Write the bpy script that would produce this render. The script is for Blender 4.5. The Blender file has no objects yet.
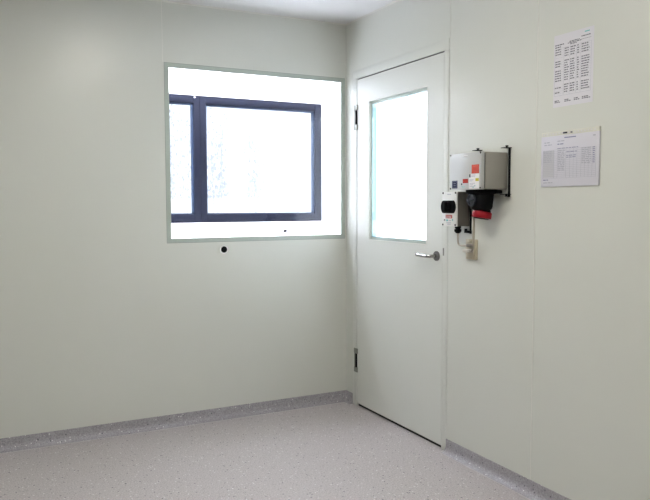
import bpy, bmesh, math, random
from mathutils import Vector, Matrix
random.seed(7)
S = bpy.context.scene
COL = S.collection
PI = math.pi

# ---------------------------------------------------------------- materials
def newmat(name):
    m = bpy.data.materials.new(name); m.use_nodes = True
    nt = m.node_tree; b = nt.nodes['Principled BSDF']
    return m, nt, b

def mat(name, col, rough=.5, metal=0., bump=0., bscale=200., var=0., vscale=6., spec=.5, coat=0.):
    m, nt, b = newmat(name)
    b.inputs['Base Color'].default_value = (*col, 1)
    b.inputs['Roughness'].default_value = rough
    b.inputs['Metallic'].default_value = metal
    b.inputs['Specular IOR Level'].default_value = spec
    if coat:
        b.inputs['Coat Weight'].default_value = coat; b.inputs['Coat Roughness'].default_value = .15
    tc = nt.nodes.new('ShaderNodeTexCoord')
    if var:
        n = nt.nodes.new('ShaderNodeTexNoise'); n.inputs['Scale'].default_value = vscale
        n.inputs['Detail'].default_value = 3
        r = nt.nodes.new('ShaderNodeMapRange')
        r.inputs['To Min'].default_value = 1 - var; r.inputs['To Max'].default_value = 1 + var
        mx = nt.nodes.new('ShaderNodeVectorMath'); mx.operation = 'SCALE'
        mx.inputs[0].default_value = col
        nt.links.new(tc.outputs['Object'], n.inputs['Vector'])
        nt.links.new(n.outputs['Fac'], r.inputs['Value'])
        nt.links.new(r.outputs['Result'], mx.inputs['Scale'])
        nt.links.new(mx.outputs[0], b.inputs['Base Color'])
    if bump:
        n = nt.nodes.new('ShaderNodeTexNoise'); n.inputs['Scale'].default_value = bscale
        bp = nt.nodes.new('ShaderNodeBump'); bp.inputs['Strength'].default_value = bump
        bp.inputs['Distance'].default_value = .001
        nt.links.new(tc.outputs['Object'], n.inputs['Vector'])
        nt.links.new(n.outputs['Fac'], bp.inputs['Height'])
        nt.links.new(bp.outputs['Normal'], b.inputs['Normal'])
    return m

def vinyl(name, base, dark=(.09, .09, .12), light=(.78, .78, .78)):
    m, nt, b = newmat(name)
    b.inputs['Roughness'].default_value = .38
    tc = nt.nodes.new('ShaderNodeTexCoord')
    L = nt.links.new
    n = nt.nodes.new('ShaderNodeTexNoise'); n.inputs['Scale'].default_value = 150; n.inputs['Detail'].default_value = 4
    L(tc.outputs['Object'], n.inputs['Vector'])
    cr = nt.nodes.new('ShaderNodeValToRGB')
    cr.color_ramp.elements[0].position = .32; cr.color_ramp.elements[0].color = (*[c*.74 for c in base], 1)
    cr.color_ramp.elements[1].position = .68; cr.color_ramp.elements[1].color = (*[c*1.22 for c in base], 1)
    L(n.outputs['Fac'], cr.inputs['Fac'])
    prev = cr.outputs['Color']
    for (sc, keep, rad, colr, off) in ((75, .16, .26, light, 0.), (62, .11, .24, dark, 3.7), (34, .05, .13, dark, 9.1), (110, .25, .3, tuple(c*.62 for c in base), 5.3)):
        mp = nt.nodes.new('ShaderNodeMapping'); mp.inputs['Location'].default_value = (off, off*.7, off*.3)
        L(tc.outputs['Object'], mp.inputs['Vector'])
        v = nt.nodes.new('ShaderNodeTexVoronoi'); v.inputs['Scale'].default_value = sc
        L(mp.outputs['Vector'], v.inputs['Vector'])
        lt = nt.nodes.new('ShaderNodeMath'); lt.operation = 'LESS_THAN'; lt.inputs[1].default_value = rad
        L(v.outputs['Distance'], lt.inputs[0])
        sp = nt.nodes.new('ShaderNodeSeparateColor'); L(v.outputs['Color'], sp.inputs[0])
        l2 = nt.nodes.new('ShaderNodeMath'); l2.operation = 'LESS_THAN'; l2.inputs[1].default_value = keep
        L(sp.outputs[0], l2.inputs[0])
        mu = nt.nodes.new('ShaderNodeMath'); mu.operation = 'MULTIPLY'
        L(lt.outputs[0], mu.inputs[0]); L(l2.outputs[0], mu.inputs[1])
        mx = nt.nodes.new('ShaderNodeMix'); mx.data_type = 'RGBA'
        L(mu.outputs[0], mx.inputs['Factor']); L(prev, mx.inputs['A']); mx.inputs['B'].default_value = (*colr, 1)
        prev = mx.outputs['Result']
    L(prev, b.inputs['Base Color'])
    return m

def glass(name, tint, refl=.04):
    m = bpy.data.materials.new(name); m.use_nodes = True
    nt = m.node_tree; nt.nodes.clear()
    o = nt.nodes.new('ShaderNodeOutputMaterial')
    t = nt.nodes.new('ShaderNodeBsdfTransparent'); t.inputs['Color'].default_value = (*tint, 1)
    g = nt.nodes.new('ShaderNodeBsdfGlossy'); g.inputs['Roughness'].default_value = .02
    lw = nt.nodes.new('ShaderNodeLayerWeight'); lw.inputs['Blend'].default_value = .5
    pw = nt.nodes.new('ShaderNodeMath'); pw.operation = 'POWER'; pw.inputs[1].default_value = 5
    f = nt.nodes.new('ShaderNodeMath'); f.operation = 'MULTIPLY_ADD'; f.inputs[1].default_value = .95; f.inputs[2].default_value = refl
    nt.links.new(lw.outputs['Facing'], pw.inputs[0]); nt.links.new(pw.outputs[0], f.inputs[0])
    mx = nt.nodes.new('ShaderNodeMixShader')
    nt.links.new(f.outputs[0], mx.inputs[0]); nt.links.new(t.outputs[0], mx.inputs[1]); nt.links.new(g.outputs[0], mx.inputs[2])
    nt.links.new(mx.outputs[0], o.inputs['Surface'])
    return m

def emit(name, col, k):
    m = bpy.data.materials.new(name); m.use_nodes = True
    nt = m.node_tree; nt.nodes.clear()
    o = nt.nodes.new('ShaderNodeOutputMaterial'); e = nt.nodes.new('ShaderNodeEmission')
    e.inputs['Color'].default_value = (*col, 1); e.inputs['Strength'].default_value = k
    nt.links.new(e.outputs[0], o.inputs['Surface'])
    return m

M = dict(
    wall=mat('painted wall panel', (.666, .680, .640), .31, bump=.04, bscale=60, var=.012, vscale=2.5, spec=.5),
    leaf=mat('painted door leaf', (.695, .712, .678), .36, bump=.03, bscale=60, spec=.5),
    frame=mat('painted steel door frame', (.690, .706, .672), .34),
    joint=mat('white silicone joint', (.76, .76, .72), .4),
    ceil=mat('ceiling panel', (.80, .80, .81), .5, bump=.02, bscale=40),
    corr=mat('white corridor paint', (.86, .87, .88), .6),
    corrfloor=mat('corridor floor', (.55, .55, .55), .5),
    alu=mat('grey green window profile', (.43, .49, .45), .4),
    weld=mat('pale vinyl weld', (.60, .57, .58), .5, var=.15, vscale=120),
    edge=mat('liner with cyan glass tint', (.16, .27, .28), .4),  # colour carries the tint of jamb light through the door glass
    gasket=mat('grey gasket', (.22, .25, .24), .6),
    anth=mat('anthracite window profile', (.0055, .0066, .0130), .6, spec=.05),
    bead=mat('blue grey glazing bead', (.02, .035, .07), .5, spec=.2),
    black=mat('black plastic', (.004, .0045, .006), .6, spec=.10),
    capm=mat('dark blue grey plastic', (.012, .016, .026), .35, spec=.3),
    blackr=mat('black rubber', (.01, .01, .012), .7),
    rail=mat('black coated steel', (.006, .007, .010), .6, spec=.12),
    greym=mat('backlit grey cast enclosure', (.34, .325, .29), .5, bump=.05, bscale=300),  # shade of the nearly backlit box side mixed into this grey
    lid=mat('light grey brushed lid', (.53, .54, .55), .3, metal=.15, bump=.02, bscale=300),
    wlid=mat('white switch lid', (.78, .78, .78), .35),
    steel=mat('satin steel', (.42, .41, .40), .22, metal=1.),
    dsteel=mat('dark steel', (.16, .155, .15), .35, metal=.8),
    hinge=mat('hinge steel', (.24, .245, .225), .45, metal=.3),
    cream=mat('cream plastic', (.55, .49, .37), .4),
    cream2=mat('pale cream plastic', (.64, .59, .48), .4),
    cable=mat('grey beige cable sheath', (.40, .36, .30), .45),
    plugm=mat('grey plug plastic', (.22, .20, .18), .45),
    plugw=mat('off white plug plastic', (.62, .59, .54), .45),
    red=mat('red plastic', (.30, .004, .014), .45, spec=.25),
    orange=mat('orange red sticker', (.56, .085, .04), .5, spec=.25),
    redst=mat('red sticker', (.42, .012, .014), .5, spec=.25),
    blue=mat('dark blue sticker', (.008, .014, .06), .5, spec=.2),
    yellow=mat('yellow sticker', (.55, .48, .03), .5, spec=.25),
    cyan=mat('turquoise print', (.15, .5, .5), .5),
    white=mat('white sticker', (.82, .82, .84), .45),
    ink=mat('dark print', (.03, .03, .05), .6),
    ink2=mat('pale blue print', (.26, .27, .42), .6),
    ink3=mat('pale grey print', (.44, .44, .52), .6),
    ink4=mat('dark grey print', (.11, .11, .15), .6),
    paper=mat('white paper', (.72, .71, .76), .7),
    paper2=mat('white lilac paper', (.67, .66, .74), .45),
    shade=mat('grey tinted column', (.57, .57, .62), .6),
    sleeve=mat('cream perforated strip', (.70, .70, .64), .35),
    snow=mat('snowy ground', (.85, .87, .9), .8),
    twig=mat('frosted twigs', (.66, .68, .77), .8),
    floor=vinyl('speckled vinyl floor', (.50, .462, .472)),
    cove=vinyl('floor vinyl with cove shade', (.365, .350, .385)),  # floor vinyl made darker and cooler, partly for shade on the upright cove
    glass=glass('clear glass', (.985, .99, .988), .015),
    glass2=glass('door glass', (.95, .985, .98)),
    glass3=glass('outer glass', (.95, .97, 1.)),
)

# ---------------------------------------------------------------- mesh helpers
def box(bm, a, b, bev=0., seg=2):
    a = Vector(a); b = Vector(b)
    lo = Vector([min(a[i], b[i]) for i in range(3)]); hi = Vector([max(a[i], b[i]) for i in range(3)])
    r = bmesh.ops.create_cube(bm, size=1)
    vs = r['verts']
    for v in vs:
        v.co = Vector([lo[i] + (v.co[i] + .5) * (hi[i] - lo[i]) for i in range(3)])
    if bev > 0:
        es = list({e for v in vs for e in v.link_edges})
        r = bmesh.ops.bevel(bm, geom=es, offset=bev, segments=seg, profile=.5, affect='EDGES')
        vs = r['verts']
    return vs

def bx(a, b, bev=0., seg=2):
    bm = bmesh.new(); box(bm, a, b, bev, seg); return bm

def lathe(bm, prof, c, axis, n=32, cap=True):
    """prof: list of (distance along axis, radius)"""
    ax = Vector(axis).normalized(); c = Vector(c)
    u = ax.orthogonal().normalized(); w = ax.cross(u)
    rings = []
    for (t, r) in prof:
        if r < 1e-6:
            rings.append([bm.verts.new(c + ax * t)])
        else:
            rings.append([bm.verts.new(c + ax*t + (u*math.cos(2*PI*i/n) + w*math.sin(2*PI*i/n))*r) for i in range(n)])
    for A, B in zip(rings, rings[1:]):
        for i in range(n):
            j = (i + 1) % n
            if len(A) == 1 and len(B) > 1: bm.faces.new((A[0], B[j], B[i]))
            elif len(B) == 1 and len(A) > 1: bm.faces.new((A[i], A[j], B[0]))
            elif len(A) > 1: bm.faces.new((A[i], A[j], B[j], B[i]))
    if cap:
        if len(rings[0]) > 1: bm.faces.new(rings[0][::-1])
        if len(rings[-1]) > 1: bm.faces.new(rings[-1])

def smooth_path(pts, k=8):
    P = [Vector(p) for p in pts]
    P = [P[0]*2 - P[1]] + P + [P[-1]*2 - P[-2]]
    out = []
    for i in range(1, len(P) - 2):
        for s in range(k):
            t = s / k; p0, p1, p2, p3 = P[i-1:i+3]
            out.append(.5*((2*p1) + (p2-p0)*t + (2*p0-5*p1+4*p2-p3)*t*t + (3*p1-p0-3*p2+p3)*t**3))
    out.append(P[-2]); return out

def tube(bm, pts, r, n=12):
    pts = [Vector(p) for p in pts]
    prev = None; rings = []
    for i, p in enumerate(pts):
        t = (pts[min(i+1, len(pts)-1)] - pts[max(i-1, 0)]).normalized()
        if prev is None: u = t.orthogonal().normalized()
        else: u = (prev - t*prev.dot(t)).normalized()
        prev = u; w = t.cross(u)
        rings.append([bm.verts.new(p + (u*math.cos(2*PI*k/n) + w*math.sin(2*PI*k/n))*r) for k in range(n)])
    for A, B in zip(rings, rings[1:]):
        for k in range(n): bm.faces.new((A[k], A[(k+1) % n], B[(k+1) % n], B[k]))
    bm.faces.new(rings[0][::-1]); bm.faces.new(rings[-1])

def prism(bm, poly, d0, d1, axis=0):
    """poly of 2-D points in the two other axes, extruded along axis"""
    def P(d, p):
        q = list(p); q.insert(axis, d); return Vector(q)
    A = [bm.verts.new(P(d0, p)) for p in poly]; B = [bm.verts.new(P(d1, p)) for p in poly]
    n = len(poly)
    for i in range(n): bm.faces.new((A[i], A[(i+1) % n], B[(i+1) % n], B[i]))
    bm.faces.new(A[::-1]); bm.faces.new(B)

def obj(name, bm, m, parent=None, smooth=True, **kw):
    bmesh.ops.recalc_face_normals(bm, faces=bm.faces)
    me = bpy.data.meshes.new(name); bm.to_mesh(me); bm.free()
    me.materials.append(m if not isinstance(m, str) else M[m])
    if smooth:
        for p in me.polygons: p.use_smooth = True
        try: me.set_sharp_from_angle(angle=math.radians(32))
        except Exception: pass
    o = bpy.data.objects.new(name, me); COL.objects.link(o)
    if parent is not None:
        o.parent = parent
        bpy_mats[o.name] = True
        # geometry is given in world coordinates: take the parent's place out
        inv = world_of(parent).inverted()
        me.transform(inv)
    for k, v in kw.items(): o[k] = v
    return o
bpy_mats = {}

def world_of(o):
    m = o.matrix_basis.copy()
    while o.parent is not None:
        o = o.parent; m = o.matrix_basis @ m
    return m

def origin(o, p):
    """put a mesh thing's origin at p"""
    p = Vector(p); o.data.transform(Matrix.Translation(-p)); o.location = p; return o

def thing(name, label, cat, loc, group=None):
    o = bpy.data.objects.new(name, None); COL.objects.link(o); o.location = loc
    o.empty_display_size = .05
    o['label'] = label; o['category'] = cat
    if group: o['group'] = group
    return o

def struct(name, bm, m, parent=None, smooth=False):
    o = obj(name, bm, m, parent, smooth)
    if parent is None: o['kind'] = 'structure'
    return o

# ---------------------------------------------------------------- dimensions
H = 2.478
XW, YS = -3.7, -5.6           # far ends of the room
TH = .06
WX0, WX1, WZ0, WZ1 = -1.1967, -.0116, 1.0886, 2.1319      # glazed wall opening
FY0, FY1, FZ = -.092, -1.0978, 2.160                      # door frame, outer
LY0, LY1, LZ = -.1455, -1.0527, 2.100                     # door leaf
YO = .80                                                  # outer wall
XF = 2.7

# floor, ceiling, walls
struct('floor', bx((XW-.1, YS-.1, -.05), (0.03, .03, 0)), 'floor')
struct('ceiling', bx((XW-.1, YS-.1, H), (.03, .03, H+.05)), 'ceil')
bm = bmesh.new()
box(bm, (XW-.1, 0, 0), (WX0, TH, H)); box(bm, (WX1, 0, 0), (.06, TH, H))
box(bm, (WX0, 0, 0), (WX1, TH, WZ0)); box(bm, (WX0, 0, WZ1), (WX1, TH, H))
struct('wall_left', bm, 'wall')
bm = bmesh.new()
box(bm, (0, FY0, 0), (TH, 0, H)); box(bm, (0, FY1, FZ), (TH, FY0, H)); box(bm, (0, YS-.1, 0), (TH, FY1, H))
struct('wall_right', bm, 'wall')
struct('wall_back', bx((XW-.1, YS-.06, 0), (0, YS, H)), 'wall')
struct('wall_side', bx((XW-.06, YS, 0), (XW, 0, H)), 'wall')

# panel joints
def joint(n, wall, a, z0, z1, w=.0055, d=.0018):
    bm = bmesh.new()
    if wall == 'L': prism(bm, [(a-w/2, 0), (a-w*.2, -d), (a+w*.2, -d), (a+w/2, 0)], z0, z1, 2)
    else: prism(bm, [(0, a-w/2), (-d, a-w*.2), (-d, a+w*.2), (0, a+w/2)], z0, z1, 2)
    struct('trim_%d' % n, bm, 'joint')
joint(2, 'L', -1.2045, WZ1, H, .004, .0006)
joint(3, 'L', -2.405, .073, H, .004, .0006)
joint(4, 'R', -1.1015, FZ, H)
joint(5, 'R', -1.722, .073, H)
joint(6, 'R', -2.925, .073, H)
joint(7, 'R', -4.125, .073, H)
# small coved silicone bead in the wall corner and along the ceiling
def cove_poly(r, n=6):
    return [(0, 0)] + [(-r + r*math.sin(t), -r + r*math.cos(t)) for t in [PI/2*i/n for i in range(n+1)]][::-1]
bm = bmesh.new(); prism(bm, [(x, y) for x, y in cove_poly(.006)], .073, H, 2); struct('trim_8', bm, 'wall', smooth=True)
bm = bmesh.new()
prism(bm, [(y, H+z) for y, z in cove_poly(.008)], XW, 0, 0)
prism(bm, [(x, H+z) for x, z in cove_poly(.008)], YS, 0, 1)
struct('trim_9', bm, 'joint', smooth=True)

# cove base of floor vinyl
CH, CR, CT = .0695, .034, .003
def cprof():
    P = [(0, CH), (CT, CH-.001), (CT, CR+.0)]
    for i in range(1, 7):
        t = PI/2*i/6; P.append((CT + CR - CR*math.cos(t), CR - CR*math.sin(t) + .0006))
    P += [(0, .0006)]
    return P
bm = bmesh.new(); prism(bm, [(-d, z) for d, z in cprof()], XW, 0, 0); struct('baseboard_left', bm, 'cove', smooth=True)
bm = bmesh.new(); prism(bm, [(-d, z) for d, z in cprof()], YS, FY1-.001, 1); struct('baseboard_right', bm, 'cove', smooth=True)
bm = bmesh.new(); prism(bm, [(-d*.9, z*.985) for d, z in cprof()], FY0+.002, -.0, 1)
# rounded fill in the corner
lathe(bm, [(0, .030), (.020, .022), (CH-.004, .018), (CH-.001, .013)], (-.004, -.004, .0006), (0, 0, 1), 24)
struct('baseboard_corner', bm, 'cove', smooth=True)
bm = bmesh.new(); box(bm, (XW, -(CT+CR)-.004, 0), (-(CT+CR), -(CT+CR), .0012)); box(bm, (-(CT+CR)-.004, YS, 0), (-(CT+CR), FY1-.01, .0012)); struct('trim_10', bm, 'weld')
bm = bmesh.new(); prism(bm, [(YS+d, z) for d, z in cprof()], XW, 0, 0); struct('baseboard_back', bm, 'cove', smooth=True)
bm = bmesh.new(); prism(bm, [(XW+d, z) for d, z in cprof()], YS, 0, 1); struct('baseboard_side', bm, 'cove', smooth=True)

# ---------------------------------------------------------------- window_1: flush glazing in the left wall
fw = .0255
def frame_xz(bm, x0, x1, z0, z1, w, y0, y1, bev=.0):
    box(bm, (x0, y0, z0), (x0+w, y1, z1), bev); box(bm, (x1-w, y0, z0), (x1, y1, z1), bev)
    box(bm, (x0+w, y0, z0), (x1-w, y1, z0+w), bev); box(bm, (x0+w, y0, z1-w), (x1-w, y1, z1), bev)
bm = bmesh.new(); frame_xz(bm, WX0+.0022, WX1-.0022, WZ0+.0022, WZ1-.0022, fw, -.0015, .012)
w1 = struct('window_1', bm, 'alu')
bm = bmesh.new(); frame_xz(bm, WX0, WX1, WZ0, WZ1, .0024, .0, .011); obj('gasket', bm, 'gasket', w1, False)
obj('glass_pane', bx((WX0+fw, .003, WZ0+fw), (WX1-fw, .008, WZ1-fw)), 'glass', w1, False)

# ---------------------------------------------------------------- door_1 in the right wall
bm = bmesh.new()
pr = -.003
g = .0048
box(bm, (pr, FY0, 0), (TH, LY0+g, LZ+.0075), .0008); box(bm, (pr, LY1-g, 0), (TH, FY1, LZ+.0075), .0008)
box(bm, (pr, FY0, LZ+.0075), (TH, FY1, FZ), .0008)
# stop behind the leaf, added to block light leaking through the gaps
box(bm, (.048, LY0+g, 0), (TH, LY0-.02, LZ+.0075)); box(bm, (.048, LY1-g, 0), (TH, LY1+.02, LZ+.0075)); box(bm, (.048, LY0, LZ-.02), (TH, LY1, LZ+.0075))
tf = struct('trim_1', bm, 'frame', smooth=True)
bm = bmesh.new(); box(bm, (.006, LY0, LZ+.0005), (.047, LY1, LZ+.0070)); obj('top_gap_strip', bm, 'blackr', tf, False)  # black strip put in to darken the gap above the leaf
bm = bmesh.new(); box(bm, (-.0036, -1.0700, 1.043), (.0, -1.0585, 1.083), .0005); obj('strike_plate', bm, 'hinge', tf, label='small grey steel strike plate')
bm = bmesh.new()
GY0, GY1, GZ0, GZ1 = -.2913, -.9041, 1.0942, 1.9463
bm = bmesh.new()
z0 = .019
box(bm, (0, LY0, z0), (.044, GY0, LZ)); box(bm, (0, GY1, z0), (.044, LY1, LZ))
box(bm, (0, GY0, z0), (.044, GY1, GZ0)); box(bm, (0, GY0, GZ1), (.044, GY1, LZ))
bmesh.ops.remove_doubles(bm, verts=bm.verts, dist=1e-5)
door = struct('door_1', bm, 'leaf')
def frame_yz(bm, y0, y1, za, zb, w, x0, x1, bev=0.):
    box(bm, (x0, y0, za), (x1, y0-w, zb), bev); box(bm, (x0, y1, za), (x1, y1+w, zb), bev)
    box(bm, (x0, y0-w, za), (x1, y1+w, za+w), bev); box(bm, (x0, y0-w, zb-w), (x1, y1+w, zb), bev)
bm = bmesh.new(); frame_yz(bm, GY0+.004, GY1-.004, GZ0-.004, GZ1+.004, .0045, -.0016, .002); obj('window_surround', bm, 'joint', door, False)
bm = bmesh.new(); frame_yz(bm, GY0-.0005, GY1+.0005, GZ0+.0005, GZ1-.0005, .0158, .0128, .040); obj('glazing_bead', bm, 'alu', door, False)
bm = bmesh.new(); frame_yz(bm, GY0-.0163, GY1+.0163, GZ0+.0163, GZ1-.0163, .003, .0135, .0438); obj('tinted_liner', bm, 'edge', door, False, label='liner with cyan glass tint')  # liner standing for the jamb, cyan of the glass in its colour
obj('glass_pane', bx((.0075, GY0-.0165, GZ0+.0165), (.0125, GY1+.0165, GZ1-.0165)), 'glass2', door, False)
obj('bottom_gap_strip', bx((.010, LY0-.002, .001), (.040, LY1+.002, .0185)), 'blackr', door, False)  # black strip added to stop corridor light and keep the gap dark
# hinges
for zc in (1.865, .300):
    h = bmesh.new(); yc = -.134
    box(h, (-.0075, yc+.021, zc-.078), (-.0002, yc-.021, zc-.045), .0012); box(h, (-.0075, yc+.021, zc+.045), (-.0002, yc-.021, zc+.078), .0012)
    box(h, (-.0045, yc+.021, zc-.0455), (-.0002, yc+.002, zc+.0455), .0004)
    bmesh.ops.remove_doubles(h, verts=h.verts, dist=1e-6)
    hh = obj('hinge', h, 'hinge', door, label='dark grey steel hinge')
    p = bmesh.new(); lathe(p, [(-.0448, .0070), (.0448, .0070)], (-.0045, yc-.007, zc), (0, 0, 1), 16); obj('hinge_pin', p, 'black', hh)
# handle
RY, RZ = -1.003, 1.037
hb = bmesh.new(); lathe(hb, [(0, .0265), (.006, .0265), (.008, .0245), (.008, .013), (.010, .012)], (-.0002, RY, RZ), (-1, 0, 0), 40)
hd = obj('door_handle', hb, 'dsteel', door, label='satin steel lever handle on a round rose')
lv = bmesh.new()
pts = smooth_path([(-.008, RY, RZ), (-.030, RY, RZ), (-.046, RY+.004, RZ), (-.056, RY+.018, RZ), (-.058, RY+.040, RZ), (-.058, RY+.085, RZ+.001), (-.055, RY+.108, RZ+.002), (-.044, RY+.120, RZ+.002), (-.028, RY+.122, RZ+.002)], 6)
tube(lv, pts, .0092, 16); obj('lever', lv, 'steel', hd)

# ---------------------------------------------------------------- space beyond: outer wall with dark window
OX0, OX1, OZ0, OZ1 = -1.72, .2184, 1.1845, 2.0815
bm = bmesh.new()
box(bm, (-3.8, YO, 0), (OX0, YO+.3, 2.7)); box(bm, (OX1, YO, 0), (XF+.1, YO+.3, 2.7))
box(bm, (OX0, YO, 0), (OX1, YO+.3, OZ0)); box(bm, (OX0, YO, OZ1), (OX1, YO+.3, 2.7))
struct('wall_outer', bm, 'corr')
struct('wall_far', bx((XF, -4.2, 0), (XF+.1, YO, 2.7)), 'corr')
bm = bmesh.new(); box(bm, (-3.8, .03, -.05), (XF, YO, 0)); box(bm, (.03, -4.2, -.05), (XF, .03, 0)); struct('floor_corridor', bm, 'corrfloor')
bm = bmesh.new(); box(bm, (-3.8, .03, 2.7), (XF, YO, 2.75)); box(bm, (.03, -4.2, 2.7), (XF, .03, 2.75)); struct('ceiling_corridor', bm, 'corr')
bm = bmesh.new(); box(bm, (TH, -4.2, 0), (XF, -4.1, 2.7)); struct('wall_end', bm, 'corr')
bm = bmesh.new(); box(bm, (-3.9, TH, 0), (-3.8, YO, 2.7)); struct('wall_corridor', bm, 'corr')
bm = bmesh.new(); box(bm, (-3.8, .03, H+.05), (.06, TH, 2.7)); box(bm, (.03, -4.2, H+.05), (TH, .03, 2.7)); struct('wall_above', bm, 'corr')

bm = bmesh.new(); frame_xz(bm, OX0, OX1, OZ0, OZ1, .020, YO-.012, YO+.06, .002)
w2 = struct('window_2', bm, 'anth', smooth=True)
for (sx0, sx1) in ((OX0+.02, -.7505), (-.7485, OX1-.02)):
    bm = bmesh.new(); frame_xz(bm, sx0, sx1, OZ0+.016, OZ1-.016, .044, YO-.022, YO+.045, .003)
    sa = obj('window_sash', bm, 'anth', w2)
    bm = bmesh.new(); frame_xz(bm, sx0+.042, sx1-.042, OZ0+.056, OZ1-.056, .012, YO-.002, YO+.03, .001)
    obj('glazing_bead', bm, 'bead', sa)
    obj('glass_pane', bx((sx0+.05, YO+.010, OZ0+.062), (sx1-.05, YO+.014, OZ1-.062)), 'glass3', sa, False)
bm = bmesh.new()
box(bm, (-.792, YO-.026, 2.062), (-.779, YO-.021, 2.068), .001)
obj('hinge_cap', bm, 'wlid', w2, label='tiny white cap')
bm = bmesh.new(); lathe(bm, [(0, .0060), (.004, .0060), (.007, .005), (.008, 0)], (0, 0, 0), (0, -1, 0), 24)
for v in bm.verts: v.co.x *= 3.0; v.co.z *= 1.7
o = obj('wall_plug', bm, 'black', label='tiny black plug on white outer wall below the dark-framed window', category='wall plug')
o.location = (-.0905, YO, 1.113)

# outdoors
struct('ground', bx((-30, YO+.3, -.5), (30, 45, -.4)), 'snow')
bm = bmesh.new()
rnd = random.Random(3)
def blob(bm, c, rx, rz):
    V = [bm.verts.new((c[0]+dx*rx, c[1]+dy*rx, c[2]+dz*rz)) for dx, dy, dz in ((1, 0, 0), (0, 1, 0), (-1, 0, 0), (0, -1, 0), (0, 0, 1), (0, 0, -1))]
    for i in range(4):
        j = (i+1) % 4; bm.faces.new((V[i], V[j], V[4])); bm.faces.new((V[j], V[i], V[5]))
for i in range(66):
    x = rnd.uniform(-.2, 8.6); y = rnd.uniform(7.5, 10.5)
    htop = rnd.uniform(2.3, 3.3)
    tube(bm, [(x, y, -.4), (x+rnd.uniform(-.05, .05), y, htop*.5), (x+rnd.uniform(-.1, .1), y, htop)], .007, 5)
    for k in range(42):
        z = 1.45 + (htop-1.45)*rnd.random()**1.3
        blob(bm, (x+rnd.gauss(0, .06), y+rnd.gauss(0, .08), z), rnd.uniform(.008, .022), rnd.uniform(.015, .05))
o = obj('bare_saplings', bm, 'twig', smooth=False, label='pale washed-out saplings outdoors beyond the dark-framed window', category='foliage')
o['kind'] = 'stuff'

# ---------------------------------------------------------------- black sensor under the window
t = thing('wall_sensor', 'small round black sensor in a pale ring on the wall under the window', 'sensor', (-.8483, 0, 1.0417))
bm = bmesh.new(); lathe(bm, [(0, .0262), (.003, .0260), (.0045, .0245), (.0045, .0200), (.0005, .0195)], (-.8483, 0, 1.0417), (0, -1, 0), 40, cap=False)
obj('ring', bm, 'wlid', t, label='pale ring')
bm = bmesh.new(); lathe(bm, [(0, .0197), (.0025, .0194), (.0045, .013), (.0055, 0)], (-.8483, 0, 1.0417), (0, -1, 0), 32)
obj('lens', bm, 'black', t)

# ---------------------------------------------------------------- mounting rails
t = thing('mounting_bracket', 'black steel mounting rails on the wall behind the grey electrical boxes', 'bracket', (0, -1.45, 1.35))
def rail(yc, z0, z1, dx=.010, w=.014):
    bm = bmesh.new()
    box(bm, (0, yc-w/2, z0), (-.002, yc+w/2, z1)); box(bm, (0, yc-w/2, z0), (-dx, yc-w/2+.002, z1)); box(bm, (0, yc+w/2-.002, z0), (-dx, yc+w/2, z1))
    return bm
obj('rail', rail(-1.5560, 1.346, 1.570, .003, .013), 'rail', t, False)
obj('rail', rail(-1.352, 1.346, 1.572, .0020), 'rail', t, False)
obj('rail', rail(-1.2840, 1.166, 1.372, .0048, .010), 'rail', t, False)
def clip(yc, zc, s):
    bm = bmesh.new()
    box(bm, (-.002, yc-.016, zc-.0015), (-.036, yc+.021, zc+.0015), .0006)
    lathe(bm, [(-.006, .0045), (.007, .0045)], (-.018, yc, zc+s*.004), (0, 0, 1), 8)
    lathe(bm, [(.0, .008), (.004, .008)], (-.018, yc, zc+s*.006), (0, 0, s), 6)
    return bm
obj('clip', clip(-1.556, 1.571, 1), 'rail', t); obj('clip', clip(-1.352, 1.573, 1), 'rail', t)
bm = clip(-1.556, 1.358, -1); obj('clip', bm, 'rail', t)
bm = bmesh.new(); box(bm, (-.002, -1.256, 1.170), (-.020, -1.294, 1.182), .001); box(bm, (-.012, -1.262, 1.182), (-.024, -1.272, 1.192), .001); obj('clip', bm, 'rail', t)

# ---------------------------------------------------------------- large grey control box
by0, by1, bz0, bz1 = -1.3150, -1.547, 1.3805, 1.5515
t = thing('control_box', 'large grey electrical control box with stickers, on rails right of the door', 'electrical box', (0, -1.435, 1.466))
obj('body', bx((-.0022, by0-.001, bz0+.001), (-.1320, by1+.001, bz1-.001), .004), 'greym', t)
bm = bmesh.new(); box(bm, (-.1310, by0-.006, bz0+.006), (-.1385, by1+.006, bz1-.006)); obj('lid_gasket', bm, 'blackr', t, False)
ld = obj('lid', bx((-.1380, by0, bz0), (-.1570, by1, bz1), .0035), 'lid', t, label='light grey lid')
for yy in (by0-.007, by1+.007):
    for zz in (bz0+.007, bz1-.006):
        s = bmesh.new(); lathe(s, [(0, .0042), (.0012, .0042), (.002, .003), (.0012, .0015)], (-.1568, yy, zz), (-1, 0, 0), 16); obj('screw', s, 'black', ld)
xf = -.1570
def st(name, y0, y1, z0, z1, m, par, lab, x=xf, th=.0005):
    return obj(name, bx((x+.0002, y0, z0), (x-th, y1, z1)), m, par, False, label=lab)
o_ = bmesh.new(); lathe(o_, [(0, 1.), (.6, 1.), (1, .9)], (0, 0, 0), (-1, 0, 0), 32)
for v in o_.verts: v.co = Vector((v.co.x*.0008 + xf, v.co.y*.0165 - 1.433, v.co.z*.0042 + 1.5365))
obj('badge', o_, 'white', t, label='pale oval badge')
s = st('warning_sticker', -1.479, -1.531, 1.4535, 1.494, 'orange', t, 'orange red square sticker')
bm = bmesh.new()
frame_yz(bm, -1.481, -1.529, 1.4555, 1.492, .0015, xf-.0005, xf-.0008)
for k in range(4): box(bm, (xf-.0005, -1.488, 1.463+k*.006), (xf-.0008, -1.522, 1.4655+k*.006))
obj('print', bm, 'redst', s, False)
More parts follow.
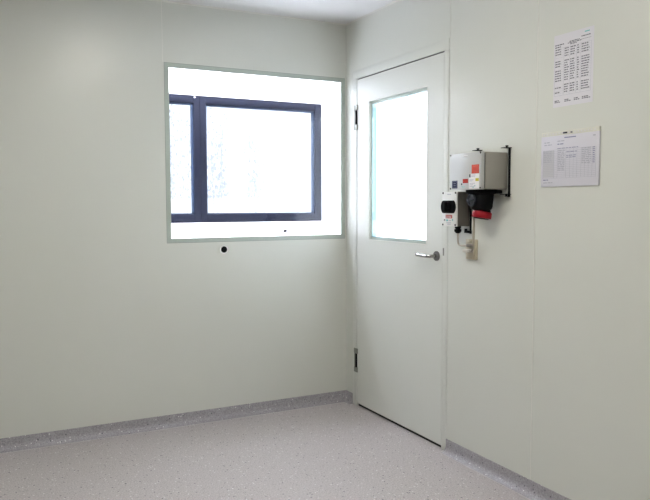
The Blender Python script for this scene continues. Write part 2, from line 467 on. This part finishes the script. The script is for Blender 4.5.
s = st('info_sticker', -1.4599, -1.532, 1.3845, 1.4525, 'white', t, 'white information sticker')
bm = bmesh.new(); box(bm, (xf-.0005, -1.4615, 1.4365), (xf-.0009, -1.472, 1.4515)); obj('symbol', bm, 'ink', s, False)
bm = bmesh.new()
rr = random.Random(5)
for k, (z, w) in enumerate(((1.446, .030), (1.440, .026), (1.424, .024), (1.419, .016), (1.408, .034), (1.401, .02), (1.394, .036))):
    y = -1.478 if z > 1.43 else -1.466
    while w > 0:
        l = rr.uniform(.003, .007); box(bm, (xf-.0005, y, z), (xf-.0008, y-l, z+.002)); y -= l+.0015; w -= l+.0015
obj('print', bm, 'ink2', s, False)
bm = bmesh.new(); box(bm, (xf-.0005, -1.507, 1.4185), (xf-.0009, -1.5305, 1.4315)); obj('yellow_mark', bm, 'yellow', s, False, label='yellow mark')
bm = bmesh.new()
box(bm, (xf-.0005, -1.487, 1.388), (xf-.0009, -1.495, 1.392)); obj('cyan_mark', bm, 'cyan', s, False)
bm = bmesh.new(); box(bm, (xf-.0005, -1.500, 1.396), (xf-.0009, -1.506, 1.400)); obj('cyan_mark', bm, 'cyan', s, False)
s = st('red_sticker', -1.415, -1.4535, 1.4115, 1.4305, 'redst', t, 'red sticker')
bm = bmesh.new()
for k in range(3): box(bm, (xf-.0005, -1.420-k*.011, 1.418), (xf-.0008, -1.427-k*.011, 1.4235))
obj('print', bm, 'orange', s, False)
s = st('blue_sticker', -1.3335, -1.375, 1.388, 1.4245, 'blue', t, 'dark blue sticker')
bm = bmesh.new(); frame_yz(bm, -1.337, -1.3715, 1.3915, 1.421, .0012, xf-.0005, xf-.0008)
box(bm, (xf-.0005, -1.346, 1.400), (xf-.0008, -1.362, 1.402)); box(bm, (xf-.0005, -1.346, 1.410), (xf-.0008, -1.362, 1.412)); obj('print', bm, 'ink2', s, False)
bm = bmesh.new(); lathe(bm, [(0, .0045), (.001, .0045)], (xf, -1.407, 1.4065), (-1, 0, 0), 16); obj('indicator', bm, 'ink', t, label='small dark dot')
bm = bmesh.new()
for (y, z, l) in ((-1.405, 1.3955, .012), (-1.421, 1.3955, .010), (-1.410, 1.389, .018)): box(bm, (xf, y, z), (xf-.0004, y-l, z+.0022))
obj('lettering', bm, 'cyan', t, False)

# red and black CEE socket under it
so = bmesh.new()
def ringbox(bm, levels):
    R = []
    for (x0, x1, y0, y1, z) in levels:
        r = .3*min(abs(x1-x0), abs(y1-y0)); cx, cy = (x0+x1)/2, (y0+y1)/2; hx, hy = abs(x1-x0)/2-r, abs(y1-y0)/2-r
        ring = []
        for q, (sx, sy) in enumerate(((1, 1), (-1, 1), (-1, -1), (1, -1))):
            for k in range(5):
                a = PI/2*(q + k/4); ring.append(bm.verts.new((cx+sx*hx+r*math.cos(a), cy+sy*hy+r*math.sin(a), z)))
        R.append(ring)
    for A, B in zip(R, R[1:]):
        for i in range(len(A)): bm.faces.new((A[i], A[(i+1) % len(A)], B[(i+1) % len(A)], B[i]))
    bm.faces.new(R[0]); bm.faces.new(R[-1][::-1])
ringbox(so, [(-.132, -.014, -1.382, -1.514, 1.3805), (-.132, -.014, -1.382, -1.514, 1.364), (-.122, -.030, -1.392, -1.504, 1.360), (-.120, -.032, -1.394, -1.502, 1.335), (-.116, -.035, -1.400, -1.499, 1.300), (-.106, -.038, -1.405, -1.492, 1.287)])
sock = obj('socket_housing', so, 'black', t, label='black socket housing')
kn = bmesh.new(); lathe(kn, [(-.02, .030), (.0, .031), (.008, .031), (.012, .028), (.012, .020), (.008, .018)], (-.118, -1.438, 1.333), (-1, 0, 0), 32)
kk = obj('rotary_cap', kn, 'capm', sock)
kn = bmesh.new(); box(kn, (-.124, -1.412, 1.330), (-.136, -1.464, 1.336), .001); obj('grip', kn, 'capm', kk)
# small bosses on the housing
kn = bmesh.new(); box(kn, (-.052, -1.518, 1.362), (-.020, -1.532, 1.378), .003); obj('latch', kn, 'black', sock)
ax = Vector((-.10, .0, -1)).normalized()
c0 = Vector((-.066, -1.450, 1.288))
rd = bmesh.new(); lathe(rd, [(.010, .0405), (.012, .0445), (.015, .046), (.036, .046), (.040, .044), (.041, .036), (.020, .034)], c0, (-.15, .05, -1), 48, cap=False)
rg = obj('red_collar', rd, 'red', sock, label='red socket collar')
rd = bmesh.new(); lathe(rd, [(-.004, .036), (.011, .040), (.037, .036), (.043, .035), (.045, .030)], c0, (-.15, .05, -1), 40); obj('socket_cover', rd, 'black', rg)

# ---------------------------------------------------------------- small switch box
sy0, sy1, sz0, sz1 = -1.1625, -1.280, 1.2030, 1.3750
t = thing('switch_box', 'small white-fronted switch box with black rotary knob, below the large grey box', 'switch', (0, -1.22, 1.203))
obj('body', bx((-.0052, sy0-.001, sz0+.001), (-.0765, sy1+.001, sz1-.001), .003), mat('backlit grey side', (.135, .125, .11), .5), t)  # grey set dark to hold the shade of the nearly backlit side
obj('lid_gasket', bx((-.0760, sy0-.003, sz0+.003), (-.0785, sy1+.003, sz1-.003)), 'blackr', t, False)
ld = obj('lid', bx((-.0780, sy0, sz0), (-.0875, sy1, sz1), .003), 'wlid', t, label='white lid')
for yy in (sy0-.008, sy1+.009):
    for zz in (sz0+.008, sz1-.006):
        s = bmesh.new(); lathe(s, [(0, .0052), (.0012, .0052), (.002, .003), (.0012, .0015)], (-.0873, yy, zz), (-1, 0, 0), 16); obj('screw', s, 'black', ld)
kb = bmesh.new()
# barrel-sided round black plate with flats
n = 48; pl = []
for i in range(n):
    a = 2*PI*i/n; y = .0575*math.cos(a); z = .046*math.sin(a)
    z = max(-.0315, min(.0315, z)); pl.append((-1.218+y, 1.300+z))
prism(kb, pl, -.0873, -.0945, 0)
pln = obj('rotary_plate', kb, 'black', t, label='black rotary plate')
kb = bmesh.new(); lathe(kb, [(.0, .026), (.014, .024), (.015, .022)], (-.094, -1.224, 1.300), (-1, 0, 0), 32)
kbx = obj('rotary_knob', kb, 'black', pln)
kb = bmesh.new(); box(kb, (-.106, -1.217, 1.276), (-.122, -1.231, 1.324), .003); obj('grip', kb, 'black', kbx)
x2 = -.0875
def st2(name, y0, y1, z0, z1, m, lab): return obj(name, bx((x2+.0002, y0, z0), (x2-.0005, y1, z1)), m, t, False, label=lab)
s = st2('red_sticker', -1.194, -1.246, 1.2430, 1.2590, 'redst', 'red sticker')
bm = bmesh.new()
for k in range(4):
    for z in (1.246, 1.252): box(bm, (x2-.0005, -1.199-k*.011, z), (x2-.0008, -1.206-k*.011, z+.003))
obj('print', bm, 'white', s, False)
bm = bmesh.new()
for (y, z, l) in ((-1.205, 1.360, .008), (-1.214, 1.360, .010), (-1.226, 1.360, .008)): box(bm, (x2, y, z), (x2-.0005, y-l, z+.004))
obj('lettering', bm, 'ink3', t, False)
bm = bmesh.new(); box(bm, (x2, -1.180, 1.230), (x2-.0006, -1.190, 1.238)); obj('symbol', bm, 'ink4', t, False)
bm = bmesh.new(); box(bm, (x2, -1.199, 1.228), (x2-.0006, -1.212, 1.237)); obj('cyan_mark', bm, 'cyan', t, False)
bm = bmesh.new(); box(bm, (x2, -1.245, 1.231), (x2-.0006, -1.253, 1.240)); obj('cyan_mark', bm, 'cyan', t, False)
bm = bmesh.new()
for (y, z, l) in ((-1.218, 1.230, .02), (-1.200, 1.219, .038), (-1.205, 1.212, .030)): box(bm, (x2, y, z), (x2-.0005, y-l, z+.0035))
obj('small_print', bm, 'ink3', t, False)
gl = bmesh.new(); gx, gy = -.045, -1.238
lathe(gl, [(0, .016), (.010, .016), (.011, .013), (.014, .013), (.016, .018), (.026, .018), (.032, .013), (.036, .008)], (gx, gy, 1.2038), (0, 0, -1), 12)
obj('cable_gland', gl, 'black', t, label='black cable gland')

# ---------------------------------------------------------------- outlet, plugs, cables
oy0, oy1, oz0, oz1 = -1.262, -1.340, 1.040, 1.140
t = thing('wall_outlet', 'cream wall outlet under the electrical boxes, both plugs in it', 'outlet', (0, -1.30, 1.09))
obj('plate', bx((0, oy0, oz0), (-.015, oy1, oz1), .003), 'cream', t)
obj('cover', bx((-.0150, oy0-.008, oz0+.012), (-.0205, oy1+.012, oz1-.010), .002), 'cream2', t)
bm = bmesh.new(); box(bm, (-.0205, -1.285, 1.124), (-.032, -1.312, 1.138), .003); obj('lid_tab', bm, 'cream2', t)
c = thing('power_cable', 'beige cable from the switch box gland bending right into the outlet', 'cable', (gx, gy, 1.12))
bm = bmesh.new()
P1 = [(gx, gy, 1.1684), (gx, gy, 1.148), (gx, gy-.001, 1.128), (gx, gy-.006, 1.115), (gx, gy-.022, 1.1085), (gx+.002, gy-.045, 1.1085), (gx+.004, gy-.062, 1.110)]
tube(bm, smooth_path(P1, 6), .0050, 10); obj('sheath', bm, 'cable', c)
bm = bmesh.new(); box(bm, (-.0207, -1.302, 1.103), (-.046, -1.330, 1.118), .004); obj('plug', bm, 'plugm', c, label='grey plug')
c = thing('power_cable', 'beige cable hanging from the black socket and looping left into the outlet', 'cable', (-.1, -1.42, 1.2))
bm = bmesh.new()
P2 = [(-.098, -1.420, 1.283), (-.097, -1.422, 1.240), (-.092, -1.418, 1.190), (-.084, -1.408, 1.140), (-.075, -1.396, 1.110), (-.066, -1.380, 1.094), (-.056, -1.357, 1.087), (-.050, -1.338, 1.086)]
tube(bm, smooth_path(P2, 6), .0058, 10); obj('sheath', bm, 'cable', c)
bm = bmesh.new(); box(bm, (-.0207, -1.283, 1.075), (-.054, -1.330, 1.092), .006); obj('plug', bm, 'plugw', c, label='off white plug')

# ---------------------------------------------------------------- papers
def Y(y0, u, W_): return y0 - u*W_
t = thing('paper_sheet', 'upright white paper with a black printed table, higher of two on the wall', 'paper', (0, -1.924, 1.722))
py, pz, pw, ph = -1.8185, 1.7195, .210, .298
obj('sheet', bx((0, py, pz), (-.0010, py-pw, pz+ph)), 'paper', t, False)
r = random.Random(11)
dk = bmesh.new(); gy_ = bmesh.new()
X0, X1 = -.0010, -.0013
def bar(bm, u0, u1, v0, v1, y=py, z=pz, w=pw, h=ph): box(bm, (X0, y-u0*w, z+v0*h), (X1, y-u1*w, z+v1*h))
def words(bm, u0, u1, v, hgt, **k):
    u = u0
    while u < u1-.01:
        l = min(r.uniform(.025, .07), u1-u); bar(bm, u, u+l, v, v+hgt, **k); u += l+.012
for v in (.905,): words(dk, .03, .26, .855, .014); words(dk, .03, .18, .825, .014)
words(dk, .40, .66, .868, .012); words(dk, .36, .70, .850, .011); words(dk, .42, .60, .832, .011)
words(dk, .70, .92, .895, .014)
bar(gy_, .03, .94, .812, .8145); bar(dk, .70, .94, .86, .864)
bar(gy_, .03, .94, .155, .158)
nr = 19
for k in range(nr):
    v = .79 - k*.033
    if k in (4, 14) : continue
    bar(gy_, .03, .94, v-.009, v-.0075)
    for (a, b, d) in ((.04, .21, .55), (.28, .40, .9), (.43, .56, .8), (.60, .66, .9), (.71, .92, .9)):
        if r.random() < d+.12: words(dk, a, a+(b-a)*r.uniform(.75, 1), v, .0135)
for u in (.025, .26, .415, .58, .69, .945): bar(gy_, u, u+.004, .155, .812)
for (a, b) in ((.04, .20), (.30, .46), (.54, .70), (.74, .95)):
    words(dk, a, b-.04, .082, .013); words(dk, a, b, .062, .012)
cy = bmesh.new(); bar(cy, .78, .90, .945, .960)
obj('printed_text', dk, 'ink4', t, False); obj('ruled_lines', gy_, 'ink3', t, False); obj('header_mark', cy, 'cyan', t, False, label='turquoise mark')

t = thing('document_sleeve', 'wide landscape form in a clear sleeve, lower of two papers on the wall', 'paper', (0, -1.915, 1.385))
qy, qz, qw, qh = -1.7600, 1.3870, .3125, .2315
def Kq(): return dict(y=qy, z=qz, w=qw, h=qh)
bm = bmesh.new(); box(bm, (0, qy, qz), (-.0070, qy-qw, qz+qh-.018), .0015); obj('form', bm, 'paper2', t)
bm = bmesh.new(); box(bm, (0, qy-.001, qz+qh-.018), (-.0060, qy-qw+.001, qz+qh), .001)
obj('perforated_strip', bm, 'sleeve', t, label='cream perforated strip')
bm = bmesh.new()
X0, X1 = -.0060, -.0066
for k in range(17): bar(bm, .04+k*.055, .055+k*.055, .945, .975, **Kq())
obj('slots', bm, 'paper', t, False)
X0, X1 = -.0060, -.0095
bm = bmesh.new(); bar(bm, .40, .465, .945, .972, **Kq()); obj('staple', bm, 'ink', t, False, label='black staple')
bm = bmesh.new(); bar(bm, .53, .555, .945, .966, **Kq()); obj('staple', bm, 'ink', t, False, label='short black staple')
X0, X1 = -.0070, -.0073
pr_ = bmesh.new(); ln = bmesh.new(); sh = bmesh.new()
bar(pr_, .42, .62, .862, .882, **Kq())
words(ln, .06, .16, .80, .018, **Kq()); words(ln, .06, .20, .755, .018, **Kq()); words(ln, .30, .42, .81, .016, **Kq()); words(pr_, .30, .42, .755, .018, **Kq())
bar(sh, .04, .24, .17, .66, **Kq())
for k in range(17): bar(ln, .04, .95, .665-k*.032, .668-k*.032, **Kq())
for u in (.04, .24, .30, .45, .52, .58, .64, .71, .77, .83, .89, .95): bar(ln, u, u+.003, .153, .668, **Kq())
words(pr_, .30, .66, .68, .012, **Kq())
for k in range(12):
    v = .640 - k*.032
    words(ln, .31, .43, v, .014, **Kq())
    if k < 9: words(ln, .72, .88, v+.01, .014, **Kq()); words(pr_, .90, .935, v+.01, .014, **Kq())
    if k in (1, 3, 4): words(pr_, .46, .64, v, .012, **Kq())
    if k < 7: words(ln, .05, .20, v, .012, **Kq())
words(pr_, .05, .14, .115, .018, **Kq()); words(ln, .05, .22, .065, .016, **Kq()); words(ln, .90, .94, .85, .02, **Kq())
obj('shaded_column', sh, 'shade', t, False)
for v in ln.verts: v.co.x -= .0002
for v in pr_.verts: v.co.x -= .0003
obj('ruled_lines', ln, 'ink3', t, False); obj('printed_text', pr_, 'ink2', t, False)

# ---------------------------------------------------------------- lamps and added unseen lights
KL = 16.
lamp = emit('ceiling lamp diffuser', (1., .965, .865), KL)
def ceiling_light(x, y, lab, lx=.6, ly=.6, z=H, m=None, grp=None):
    t = thing('ceiling_light', lab, 'ceiling light', (x, y, z), grp)
    bm = bmesh.new()
    for a, b in (((x-lx/2-.03, y-ly/2-.03), (x+lx/2+.03, y-ly/2)), ((x-lx/2-.03, y+ly/2), (x+lx/2+.03, y+ly/2+.03)),
                 ((x-lx/2-.03, y-ly/2), (x-lx/2, y+ly/2)), ((x+lx/2, y-ly/2), (x+lx/2+.03, y+ly/2))):
        box(bm, (*a, z-.015), (*b, z))
    obj('housing', bm, 'joint', t, False)
    obj('diffuser', bx((x-lx/2, y-ly/2, z-.05), (x+lx/2, y+ly/2, z), .01), m or lamp, t, False)
ceiling_light(-1.38, -1.75, 'square ceiling lamp nearest the glazed wall', .3, 1.0)
ceiling_light(-2.0, -4.3, 'long unseen ceiling lamp added over the camera side of the room', .3, 1.2)  # second lamp added out of view for coverage
added_glow = emit('added corridor glow', (.93, .95, 1.06), 90.)  # glow for corridor lights added to turn the outer wall white
added_glow2 = emit('added corridor strip glow', (.93, .95, 1.06), 30.)
def added_wall_light(x0, x1, lab):  # added, unseen: brightens the outer wall; skirt keeps direct light from the room
    xm = (x0+x1)/2
    t = thing('added_wall_light', lab, 'added light', (xm, .68, 2.7))
    bm = bmesh.new(); box(bm, (x0, .585, 2.40), (x1, .600, 2.70)); box(bm, (x0, .6, 2.685), (x1, .79, 2.70))
    box(bm, (x0, .6, 2.40), (x0+.01, .79, 2.70)); box(bm, (x1-.01, .6, 2.40), (x1, .79, 2.70))
    obj('housing', bm, 'corr', t, False)
    obj('diffuser', bx((x0+.01, .61, 2.675), (x1-.01, .75, 2.685)), added_glow, t, False)
added_wall_light(-3.2, .1, 'long unseen light added to whiten the outer wall above the dark window')
added_wall_light(.15, 2.6, 'long unseen light added to whiten the outer wall behind the door')

def added_strip_light(a, b, face, lab):  # added out of view to light the outer wall evenly from the front
    t = thing('added_strip_light', lab, 'added light', ((a[0]+b[0])/2, (a[1]+b[1])/2, a[2]))
    a = Vector(a); b = Vector(b)
    obj('housing', bx(a, b, .004), 'corr', t)
    lo = Vector([min(a[i], b[i])+.01 for i in range(3)]); hi = Vector([max(a[i], b[i])-.01 for i in range(3)])
    k = 0 if face == 'x' else 1
    lo[k] = hi[k]+.0105; hi[k] = lo[k]+.004
    obj('diffuser', bx(lo, hi), added_glow2, t, False)
added_strip_light((-3.2, TH+.001, .35), (-.05, TH+.03, .75), 'y', 'lower long unseen light added on the corridor side of the glazed wall')
added_strip_light((-3.2, TH+.001, 2.22), (-.05, TH+.03, 2.42), 'y', 'upper long unseen light added on the corridor side of the glazed wall')
added_strip_light((TH+.001, -3.4, .4), (TH+.03, -1.25, 2.3), 'x', 'broad unseen light added on the far side of the right wall')  # added to brighten what shows through the door glass

# ---------------------------------------------------------------- world (bright overcast sky)
w = bpy.data.worlds.new('overcast'); S.world = w; w.use_nodes = True
bg = w.node_tree.nodes['Background']; bg.inputs['Color'].default_value = (.93, .97, 1., 1); bg.inputs['Strength'].default_value = 1.35

# ---------------------------------------------------------------- camera
cd = bpy.data.cameras.new('camera'); cam = bpy.data.objects.new('camera', cd); COL.objects.link(cam)
cd.sensor_width = 36; cd.lens = 696.473/650*36; cd.clip_start = .05; cd.clip_end = 200
ya, pi_, ro = .4727, -.0657, -.0024
F = Vector((math.sin(ya)*math.cos(pi_), math.cos(ya)*math.cos(pi_), math.sin(pi_)))
R0 = Vector((math.cos(ya), -math.sin(ya), 0)); U0 = R0.cross(F)
R = math.cos(ro)*R0 + math.sin(ro)*U0; U = -math.sin(ro)*R0 + math.cos(ro)*U0
cam.matrix_world = Matrix(((R.x, U.x, -F.x, -2.2241), (R.y, U.y, -F.y, -4.0377), (R.z, U.z, -F.z, 1.3149), (0, 0, 0, 1)))
S.camera = cam
S.view_settings.view_transform = 'Standard'; S.view_settings.look = 'None'; S.view_settings.gamma = 1
S.view_settings.use_curve_mapping = False
S.view_settings.exposure = .38
